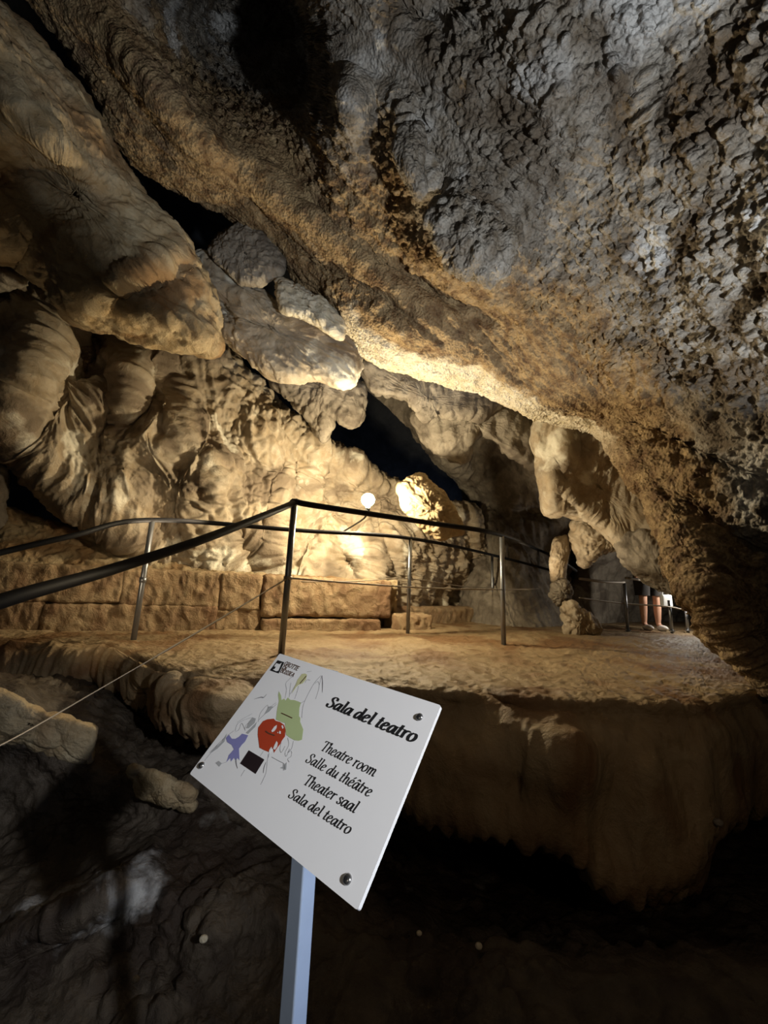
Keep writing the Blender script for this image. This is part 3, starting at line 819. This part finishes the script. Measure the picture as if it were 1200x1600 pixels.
def flat(name, polys, mat, h=0.0004, label=None, parent=None):
    """Printed shapes: list of (u, v) polygons laid on the panel."""
    v, f = [], []
    for pl in polys:
        b = len(v); v += [onp(u, q, h) for u, q in pl]; idx = tuple(range(b, b + len(pl)))
        f.append(idx)
    o = link(name, v, f, mat, parent or panel, False)
    if label: o['label'] = label
    return o


GL = {
    'a': (0.50, [[(.37, .48), (.27, .61), (.13, .50), (.05, .24), (.10, .02), (.21, .04), (.32, .26), (.38, .52)], [(.41, .62), (.395, .35), (.38, .12), (.42, .01), (.50, .08)]]),
    'd': (0.53, [[(.37, .48), (.27, .61), (.13, .50), (.05, .24), (.10, .02), (.21, .04), (.32, .26), (.39, .52)], [(.33, .97), (.42, 1.0)], [(.42, 1.0), (.41, .6), (.40, .12), (.44, .01), (.52, .08)]]),
    'e': (0.42, [[(.07, .28), (.20, .33), (.33, .44), (.32, .57), (.22, .62), (.10, .47), (.05, .24), (.10, .04), (.21, .0), (.36, .13)]]),
    'l': (0.27, [[(.05, .97), (.15, 1.0)], [(.15, 1.0), (.135, .5), (.12, .12), (.16, .01), (.25, .08)]]),
    't': (0.31, [[(.17, .86), (.14, .5), (.11, .13), (.15, .01), (.27, .09)], [(.02, .60), (.30, .60)]]),
    'r': (0.37, [[(.02, .55), (.11, .62)], [(.11, .62), (.10, 0)], [(.11, .38), (.20, .56), (.30, .62), (.35, .55)]]),
    'o': (0.47, [[(.24, .62), (.10, .49), (.05, .25), (.11, .03), (.21, 0), (.35, .13), (.40, .37), (.34, .58), (.24, .62)]]),
    'h': (0.52, [[(.03, .97), (.12, 1.0)], [(.12, 1.0), (.11, 0)], [(.11, .34), (.22, .56), (.32, .62), (.38, .52), (.37, .12), (.41, .01), (.50, .08)]]),
    'm': (0.72, [[(.02, .56), (.11, .62)], [(.11, .62), (.10, 0)], [(.10, .34), (.20, .56), (.29, .62), (.34, .52), (.33, 0)], [(.33, .34), (.43, .56), (.52, .62), (.58, .52), (.57, .12), (.61, .01), (.70, .08)]]),
    'u': (0.53, [[(.02, .56), (.11, .62)], [(.11, .62), (.10, .2), (.14, .03), (.22, .02), (.32, .20), (.39, .42)], [(.40, .62), (.385, .12), (.43, .01), (.51, .08)]]),
    's': (0.38, [[(.32, .48), (.28, .60), (.18, .62), (.09, .51), (.15, .38), (.26, .27), (.29, .13), (.20, .01), (.09, .02), (.04, .15)]]),
    'S': (0.54, [[(.46, .70), (.43, .89), (.30, .96), (.16, .88), (.13, .70), (.25, .54), (.38, .41), (.42, .22), (.33, .04), (.19, -.01), (.07, .05), (.04, .26)]]),
    'T': (0.56, [[(.05, .94), (.60, .94)], [(.06, .94), (.03, .78)], [(.60, .94), (.59, .78)], [(.33, .94), (.30, 0)], [(.19, 0), (.42, 0)]]),
    ' ': (0.24, []),
    'G': (0.62, [[(.52, .74), (.40, .94), (.20, .90), (.06, .50), (.18, .08), (.40, .04), (.52, .18), (.52, .44)], [(.34, .44), (.54, .44)]]),
    'R': (0.58, [[(.08, 0), (.08, .96)], [(.08, .94), (.36, .94), (.46, .74), (.36, .52), (.08, .50)], [(.30, .50), (.52, 0)]]),
    'O': (0.66, [[(.32, .96), (.10, .80), (.06, .48), (.12, .14), (.32, 0), (.52, .14), (.58, .48), (.52, .80), (.32, .96)]]),
    'E': (0.50, [[(.08, 0), (.08, .95)], [(.08, .95), (.44, .95)], [(.08, .50), (.38, .50)], [(.08, .02), (.44, .02)]]),
    'D': (0.62, [[(.08, 0), (.08, .95)], [(.08, .95), (.38, .90), (.54, .50), (.38, .06), (.08, .01)]]),
    'I': (0.22, [[(.10, 0), (.10, .95)]]),
    'B': (0.58, [[(.08, 0), (.08, .95)], [(.08, .95), (.38, .92), (.44, .72), (.34, .52), (.08, .50)], [(.30, .51), (.50, .42), (.50, .14), (.34, .02), (.08, .01)]]),
    'A': (0.62, [[(.03, 0), (.30, .96)], [(.30, .96), (.57, 0)], [(.14, .34), (.46, .34)]]),
    'X': (0.52, [[(.46, .80), (.30, .96), (.12, .84), (.14, .62), (.40, .42), (.46, .20), (.30, .01), (.06, .14)]]),
}
GL['é'] = (GL['e'][0], GL['e'][1] + [[(.20, .73), (.34, .92)]])
GL['â'] = (GL['a'][0], GL['a'][1] + [[(.15, .74), (.27, .91)], [(.27, .91), (.37, .74)]])


def write(name, txt, p0, p1, cap_px, thick, thin, slant=0.20, mat=None, label=None, h=0.0005):
    """Lettering drawn with a broad pen, from picture position p0 (baseline start) to p1 (baseline end)."""
    a, b = suv(*p0), suv(*p1)
    du = unit(b - a); dv = np.array([du[1], -du[0]])
    Wd = np.linalg.norm(b - a)
    tot = sum(GL[c][0] for c in txt)
    sx = Wd / tot
    q0, q1 = suv(*cap_px[0]), suv(*cap_px[1])
    sy = abs((q1 - q0) @ dv) / 0.96
    v, f = [], []
    x0 = 0.0
    for c in txt:
        adv, strokes = GL[c]
        for st in strokes:
            s = np.array(st, float)
            if len(s) > 2: s = cr(s, (len(s) - 1) * 7 + 1)
            else: s = cr(s, 4)
            s = s * np.array([sx, sy]); s[:, 0] += x0 + slant * s[:, 1]
            A, Bn = thick * sx / 2, thin * sx / 2
            t = np.gradient(s, axis=0); t /= np.maximum(np.linalg.norm(t, axis=1), 1e-9)[:, None]
            nn = np.stack([-t[:, 1], t[:, 0]], 1)
            hh = np.sqrt((A * nn[:, 0]) ** 2 + (Bn * nn[:, 1]) ** 2)[:, None]
            off = np.stack([A * A * nn[:, 0], Bn * Bn * nn[:, 1]], 1) / hh
            base = len(v); k = len(s)
            for q in np.concatenate([s + off, s - off]):
                w_ = a + du * q[0] + dv * q[1]
                v.append(onp(w_[0], w_[1], h))
            f += [(base + i, base + i + 1, base + k + i + 1, base + k + i) for i in range(k - 1)]
        x0 += adv * sx
    o = link(name, v, f, mat or M_INK, panel, False)
    if label: o['label'] = label
    return o

write('lettering', 'Sala del teatro', (509, 1103), (647, 1161), ((521, 1090), (514, 1107)), 0.17, 0.045, 0.22, label='bold black title Sala del teatro')
write('lettering', 'Theatre room', (500, 1171), (584, 1214), ((509, 1157), (502, 1172)), 0.11, 0.04, 0.22, label='black line Theatre room')
write('lettering', 'Salle du théâtre', (477, 1190), (577, 1246), ((487, 1178), (480, 1193)), 0.11, 0.04, 0.22, label='black line Salle du théâtre')
write('lettering', 'Theater saal', (473, 1224), (554, 1271), ((481, 1208), (474, 1224)), 0.11, 0.04, 0.22, label='black line Theater saal')
write('lettering', 'Sala del teatro', (450, 1245), (545, 1305), ((461, 1232), (454, 1247)), 0.11, 0.04, 0.22, label='black line Sala del teatro')

M_GREEN = plain('pale_green_print', (0.46, 0.55, 0.28), 0.5, 0, 0.05)
M_RED = plain('red_print', (0.45, 0.055, 0.02), 0.5, 0, 0.05)
M_VIOLET = plain('violet_print', (0.24, 0.24, 0.50), 0.5, 0, 0.06)
M_YELLOW = plain('pale_yellow_print', (0.60, 0.60, 0.34), 0.5, 0, 0.05)
M_PENCIL = plain('grey_pencil', (0.28, 0.28, 0.30), 0.6)
M_SHADE = plain('pencil_shading', (0.42, 0.43, 0.44), 0.6)
M_SQ = plain('black_square_print', (0.02, 0.012, 0.014), 0.5, 0, 0.3)
M_BROWN = plain('brown_print', (0.10, 0.05, 0.03), 0.5)


def Z(x, y):                                     # drawing positions, measured on the enlarged photo
    return suv(280 + x / 5.0, 1010 + y / 5.0)


def zp(*pts):
    return [tuple(Z(*q)) for q in pts]


def stroke(pts, wd):
    s = np.array([Z(*q) for q in pts])
    if len(s) > 2: s = cr(s, (len(s) - 1) * 4 + 1)
    t = np.gradient(s, axis=0); t /= np.maximum(np.linalg.norm(t, axis=1), 1e-9)[:, None]
    nn = np.stack([-t[:, 1], t[:, 0]], 1)
    ww = np.broadcast_to(np.asarray(wd, float), (len(s),))[:, None] if np.ndim(wd) == 0 else np.interp(np.linspace(0, 1, len(s)), np.linspace(0, 1, len(wd)), wd)[:, None]
    A, B_ = s + nn * ww / 2, s - nn * ww / 2
    return [[tuple(A[i]), tuple(A[i + 1]), tuple(B_[i + 1]), tuple(B_[i])] for i in range(len(s) - 1)]

flat('green_figure', [zp((780, 350), (797, 385), (800, 420), (822, 408), (832, 425), (850, 400), (868, 418), (900, 420), (935, 432), (952, 440), (940, 480), (937, 545), (948, 560), (946, 590), (970, 650), (960, 730), (935, 738), (900, 733), (860, 710), (835, 690), (828, 600), (795, 590), (757, 572), (768, 480), (780, 428), (774, 380))], M_GREEN, 0.0003, 'pale green drawn shape')
flat('red_figure', [zp((740, 565), (755, 582), (790, 592), (822, 615), (832, 655), (828, 705), (805, 735), (790, 765), (770, 790), (742, 832), (735, 800), (720, 800), (700, 825), (665, 812), (628, 792), (615, 690), (618, 635), (655, 585), (690, 570))], M_RED, 0.0004, 'dark red drawn blob')
flat('violet_figure', [zp((365, 715), (390, 690), (412, 722), (440, 722), (470, 705), (492, 682), (540, 695), (515, 745), (490, 770), (468, 800), (472, 890), (455, 870), (445, 900), (430, 870), (405, 900), (400, 872), (370, 905), (388, 850), (428, 805), (410, 770), (375, 748))], M_VIOLET, 0.0003, 'violet drawn figure')
flat('yellow_figure', [zp((925, 262), (960, 215), (985, 212), (1000, 222), (990, 262), (965, 290), (935, 300), (915, 318), (880, 370), (905, 310))], M_YELLOW, 0.0003, 'pale yellow drawn star shape')
flat('black_square', [zp((545, 812), (667, 885), (598, 997), (477, 915))], M_SQ, 0.0004, 'black printed square')
hl = [zp((765, 615), (745, 628), (722, 660), (728, 672), (745, 664), (762, 640)), zp((800, 620), (808, 645), (818, 640), (812, 618)), zp((770, 668), (768, 680), (778, 676)), zp((785, 660), (782, 682), (795, 686), (796, 666)),
      zp((762, 740), (745, 775), (735, 800), (750, 810), (768, 785), (772, 755)), zp((722, 785), (705, 812), (702, 830), (718, 822), (727, 800))]
for q in hl: flat('highlight', [q], M_PANEL, 0.0007, 'white gap in the red blob')
pen = []
for pts, wd in [([(800, 522), (840, 540), (886, 562)], .0013), ([(675, 662), (700, 680), (748, 698)], .0016), ([(996, 232), (968, 265), (945, 292)], .0016)]:
    flat('eye_line', stroke(pts, wd), M_BROWN, 0.0008, 'dark eye slit of a drawn shape')
pen = []
for pts in [[(830, 405), (840, 340), (835, 290), (860, 260), (895, 225)], [(862, 400), (868, 330), (875, 285)], [(905, 410), (922, 360), (935, 310)], [(870, 375), (900, 320), (925, 285)],
            [(960, 560), (968, 480), (985, 425), (1025, 345), (1060, 285), (1110, 228)], [(1115, 232), (1098, 300), (1090, 345), (1068, 412)], [(1065, 290), (1085, 275), (1098, 300)], [(945, 450), (985, 425)],
            [(620, 590), (638, 520), (690, 460), (700, 480), (760, 440)], [(625, 575), (660, 540), (720, 490), (765, 450)], [(455, 595), (510, 560), (572, 527)], [(440, 660), (455, 610), (500, 580), (560, 560), (600, 565)],
            [(515, 650), (530, 610), (590, 570)], [(440, 668), (470, 650), (490, 600), (520, 660)], [(430, 660), (345, 725), (260, 820), (200, 895)], [(350, 720), (300, 770), (240, 830)],
            [(700, 840), (690, 900), (680, 990), (640, 1080)], [(725, 865), (770, 890), (820, 915)], [(850, 715), (858, 770), (830, 830), (840, 860), (865, 800)], [(895, 740), (880, 800), (850, 830), (880, 820), (876, 860), (850, 880), (862, 905)],
            [(800, 750), (790, 800), (800, 830), (830, 780)], [(660, 820), (635, 858)], [(705, 830), (700, 870)], [(515, 965), (485, 1015)], [(440, 895), (448, 925), (458, 952)], [(335, 915), (370, 905)], [(1000, 200), (1035, 195)], [(985, 285), (1000, 262), (1025, 265)]]:
    flat('pencil_line', stroke(pts, .00045), M_PENCIL, 0.0005, 'thin grey sketched line')
for pts, wd in [([(1118, 228), (1122, 290), (1120, 362)], [.0006, .0014, .0004]), ([(680, 905), (665, 950), (660, 990)], [.0005, .0012, .0006]), ([(445, 880), (450, 925), (458, 955)], [.0012, .0010, .0004]), ([(585, 413), (640, 398), (662, 400), (686, 373)], [.0004, .0020, .0016, .0004])]:
    flat('pencil_line', stroke(pts, wd), M_PENCIL, 0.0005, 'dark sketched accent')
for q in [zp((375, 680), (355, 745), (300, 800), (240, 840), (260, 815), (330, 750)), zp((610, 590), (595, 630), (540, 685), (522, 675), (560, 640)), zp((575, 555), (600, 570), (590, 600), (545, 640), (525, 640), (545, 590)),
     zp((310, 895), (335, 915), (315, 940), (285, 910)), zp((842, 905), (838, 965), (815, 970), (820, 930)), zp((700, 470), (740, 470), (705, 510), (665, 535)), zp((815, 915), (830, 918), (828, 960), (790, 950), (812, 940))]:
    flat('pencil_shading', [q], M_SHADE, 0.0004, 'grey pencil shading patch')

# emblem in the corner: a dark slanted box with a white wave, three small lines of lettering
emb = flat('emblem', [zp((770, 108), (822, 125), (778, 212), (708, 188))], M_INK, 0.0003, 'dark slanted emblem box with a white wave')
flat('emblem_wave', [zp((760, 132), (785, 140), (803, 128), (790, 160), (776, 192), (758, 196), (733, 182), (748, 176), (756, 160), (742, 158)), ], M_PANEL, 0.0006, 'white wave in the emblem', emb)
write('emblem_lettering', 'GROTTE', (443, 1039), (465, 1048), ((446, 1034), (443, 1040)), 0.15, 0.10, 0.1, M_BROWN, 'tiny first line beside the emblem')
write('emblem_lettering', 'DI', (440, 1045), (446, 1047.5), ((443, 1040), (440, 1045)), 0.15, 0.10, 0.1, M_BROWN, 'tiny second line beside the emblem')
write('emblem_lettering', 'BOSSEA', (437.5, 1050), (458, 1058), ((440, 1045), (437.5, 1051)), 0.15, 0.10, 0.1, M_BROWN, 'tiny third line beside the emblem')

for sx_, sy_ in ((655.5, 1120.5), (543, 1374), (315, 1196)):
    u, q = suv(sx_, sy_)
    hd = tube('screw', [onp(u, q, -0.002), onp(u, q, 0.0012), onp(u, q, 0.0028), onp(u, q, 0.0034)], [0.0052, 0.0052, 0.0040, 0.0022], M_SCREW, panel, 18)
    v, f = tube_geo([onp(u, q, 0.0032), onp(u, q, 0.00365)], 0.0018, 6); link('socket_recess', v, f, M_INK, hd, False)

# square post with a flange bent under the panel
pd = 0.60
pc = CAM + RW @ (np.array([(475 - 600) / F, (800 - 1345) / F, -1.0]) * pd)
hp = (TL - pc) @ SN / (VERT @ SN)                # height at which the post meets the panel
ptop = pc + VERT * (hp - 0.012)
ang = math.radians(54)
pa = np.array([math.cos(ang), math.sin(ang), 0]); pb = np.array([-math.sin(ang), math.cos(ang), 0])
hw = 0.0145
prof = []
for cx, cy, a0 in ((1, 1, 0), (-1, 1, 90), (-1, -1, 180), (1, -1, 270)):
    for k in range(5):
        a = math.radians(a0 + 90 * k / 4); prof.append(((hw - .003) * cx + .003 * math.cos(a), (hw - .003) * cy + .003 * math.sin(a)))
zb = ptop[2] - 1.0
v = []
for top in (True, False):
    for a, b in prof:
        q = ptop + pa * a + pb * b
        if top: q = q + VERT * ((TL - SN * (THK + 0.0005) - q) @ SN / (VERT @ SN))
        else: q = np.array([q[0], q[1], zb])
        v.append(q)
n = len(prof)
f = [tuple(range(n)), tuple(range(n, 2 * n))[::-1]] + [(i + n, (i + 1) % n + n, (i + 1) % n, i)[::-1] for i in range(n)]
link('post', v, f, M_ALU, sign, False)
fl = [ptop + pa * a * 2.2 + pb * b * 1.5 for a, b in prof]
fl = [q + VERT * ((TL - SN * THK - q) @ SN / (VERT @ SN)) for q in fl]
link('bracket', fl + [q - SN * 0.004 for q in fl], f, M_ALU, sign, False)

# ------------------------------------------------------------------ the person in the rear passage
M_SKIN = plain('skin', (0.62, 0.36, 0.25), 0.5, 0, 0.05)
M_CLOTH = plain('dark_cloth', (0.03, 0.026, 0.024), 0.9, 0, 0.2)
M_SHOE = plain('white_shoe', (0.75, 0.72, 0.68), 0.6)
M_HAIR = plain('dark_hair', (0.03, 0.02, 0.015), 0.6)
M_PAPER = plain('white_paper', (0.82, 0.84, 0.85), 0.6, 0, 0.02)
PF = P(1019, 985, 5.75); HT = 1.62
per = empty('person', PF, 'person in dark clothes and white shoes standing in the rear passage, bag in hand', 'person')
pr = unit(np.array([RW[0, 0], RW[1, 0], 0])); pf = unit(np.cross(VERT, pr))   # right across the picture, away from the photographer


def skin_body(name, joints, edges, root, mat, parent, sub=2):
    me = bpy.data.meshes.new(name)
    me.from_pydata([tuple(j[0]) for j in joints], edges, [])
    o = bpy.data.objects.new(name, me); COL.objects.link(o)
    o.modifiers.new('skin', 'SKIN'); ss = o.modifiers.new('sub', 'SUBSURF'); ss.levels = sub; ss.render_levels = sub
    for i, j in enumerate(joints):
        sv = me.skin_vertices[0].data[i]; sv.radius = (j[1], j[1]); sv.use_root = (i == root)
    dg = bpy.context.evaluated_depsgraph_get(); dg.update()
    ev = o.evaluated_get(dg); m2 = bpy.data.meshes.new_from_object(ev)
    vs = np.empty(len(m2.vertices) * 3); m2.vertices.foreach_get('co', vs); fs = [tuple(q.vertices) for q in m2.polygons]
    bpy.data.objects.remove(o)
    return link(name, vs.reshape(-1, 3), fs, mat, parent)


def B3(x, y, z):
    return PF + pr * x + pf * y + VERT * z

J = [(B3(0, 0, .86), .10), (B3(0, 0, 1.10), .10), (B3(0, 0, 1.30), .11), (B3(0, 0, 1.42), .048), (B3(0, -.01, 1.50), .075), (B3(0, -.01, 1.57), .065),
     (B3(.09, 0, .82), .085), (B3(.105, -.01, .46), .055), (B3(.11, .01, .30), .054), (B3(.115, .02, .08), .034), (B3(.125, -.10, .035), .030),
     (B3(-.09, 0, .82), .085), (B3(-.095, .0, .46), .055), (B3(-.09, .02, .30), .054), (B3(-.085, .03, .08), .034), (B3(-.09, -.09, .035), .030),
     (B3(.17, 0, 1.32), .05), (B3(.22, .02, 1.05), .040), (B3(.20, -.12, .86), .030), (B3(.195, -.18, .80), .022), (B3(-.17, 0, 1.32), .05), (B3(-.22, .02, 1.05), .040), (B3(-.21, -.05, .82), .030), (B3(-.21, -.07, .75), .022)]
Ed = [(0, 1), (1, 2), (2, 3), (3, 4), (4, 5), (0, 6), (6, 7), (7, 8), (8, 9), (9, 10), (0, 11), (11, 12), (12, 13), (13, 14), (14, 15), (2, 16), (16, 17), (17, 18), (18, 19), (2, 20), (20, 21), (21, 22), (22, 23)]
skin_body('body', J, Ed, 0, M_SKIN, per)


def garment(name, rings, mat, seg=20):
    v = []
    for c, rx, ry in rings:
        for s in range(seg):
            a = 2 * math.pi * s / seg
            v.append(np.asarray(c) + pr * rx * math.cos(a) + pf * ry * math.sin(a))
    f = [tuple(q) for q in grid_faces(len(rings), seg, True)]
    f += [tuple(range(seg)), tuple(range((len(rings) - 1) * seg, len(rings) * seg))]
    return link(name, v, f, mat, per)

garment('shirt', [(B3(0, 0, .78), .175, .13), (B3(0, 0, .95), .165, .125), (B3(0, 0, 1.15), .17, .13), (B3(0, 0, 1.30), .20, .13), (B3(0, 0, 1.38), .14, .10), (B3(0, 0, 1.42), .06, .06)], M_CLOTH)
garment('shorts', [(B3(.105, 0, .50), .095, .095), (B3(.10, 0, .70), .105, .11), (B3(.08, 0, .86), .11, .12)], M_CLOTH)
garment('shorts', [(B3(-.10, 0, .50), .095, .095), (B3(-.10, 0, .70), .105, .11), (B3(-.08, 0, .86), .11, .12)], M_CLOTH)
ball('hair', B3(0, .02, 1.55), 0.098, M_HAIR, per, 12, (0.95, 1.0, 1.0))
for sx_ in (.12, -.088):
    sh = ball('shoe', B3(sx_, -.05, .04), 0.055, M_SHOE, per, 10, (0.85, 2.0, 0.8))
bag = empty('bag', B3(.07, -.24, .35), 'white carrier bag hanging in front of the dark-clad person', 'bag')
box_stone('bag_body', B3(.005, -.27, .35), pr * 0.14, pf * 0.06, VERT * 0.17, 0.02, M_PAPER, 0.012, 0.006, 9.0, bag)
tube('bag_handle', [B3(.03, -.24, .51), B3(.05, -.24, .62), B3(.12, -.21, .74), B3(.17, -.20, .80), B3(.15, -.22, .70), B3(.11, -.24, .51)], 0.006, M_PAPER, bag, 8, 16)

# stones and pebbles lying in the pit
def rough_disp(p, u, v):
    return 0.012 * fbm(p * 7, 4) + 0.016 * crag(p * 8) + 0.006 * fbm(p * 28, 4, 0.6, True)

blob('rock', [(-60, 1060), (0, 1084), (60, 1112), (150, 1138), (142, 1192), (90, 1182), (30, 1160), (-60, 1150)], 1.66, 0.05, M_OCHRE, 'pale angular rock at the pit rim, under the fluted path edge', disp=rough_disp, k=0.18, na=260, nr=50, center=(50, 1130), gx=0.0004)
blob('rock', [(205, 1200), (240, 1206), (272, 1222), (306, 1240), (300, 1262), (262, 1258), (218, 1240)], 1.56, 0.04, M_OCHRE, 'pale crumbly stone in the pit, just left of the sign edge', disp=rough_disp, k=0.2, na=220, nr=40)
for i, (px, py, rr, d, lab) in enumerate(((318, 1467, 0.011, 1.10, 'small round pale pebble in the dark pit left of the post'), (212, 1530, 0.009, 1.02, 'tiny grey pebble in the pit below the pale streak'), (748, 1478, 0.010, 1.18, 'small pale pebble in the pit right of the post'), (655, 1458, 0.008, 1.2, 'tiny pale chip of stone near the foot of the void'), (1122, 1285, 0.016, 1.5, 'small pale stone low on the dark right bank'))):
    o = ball('pebble', P(px, py, d), rr, M_CALC if i in (0, 2, 3) else M_GREY, None, 12, (1.1, 0.9, 0.8))
    tag(o, lab, 'pebble', 'pebbles in the pit')
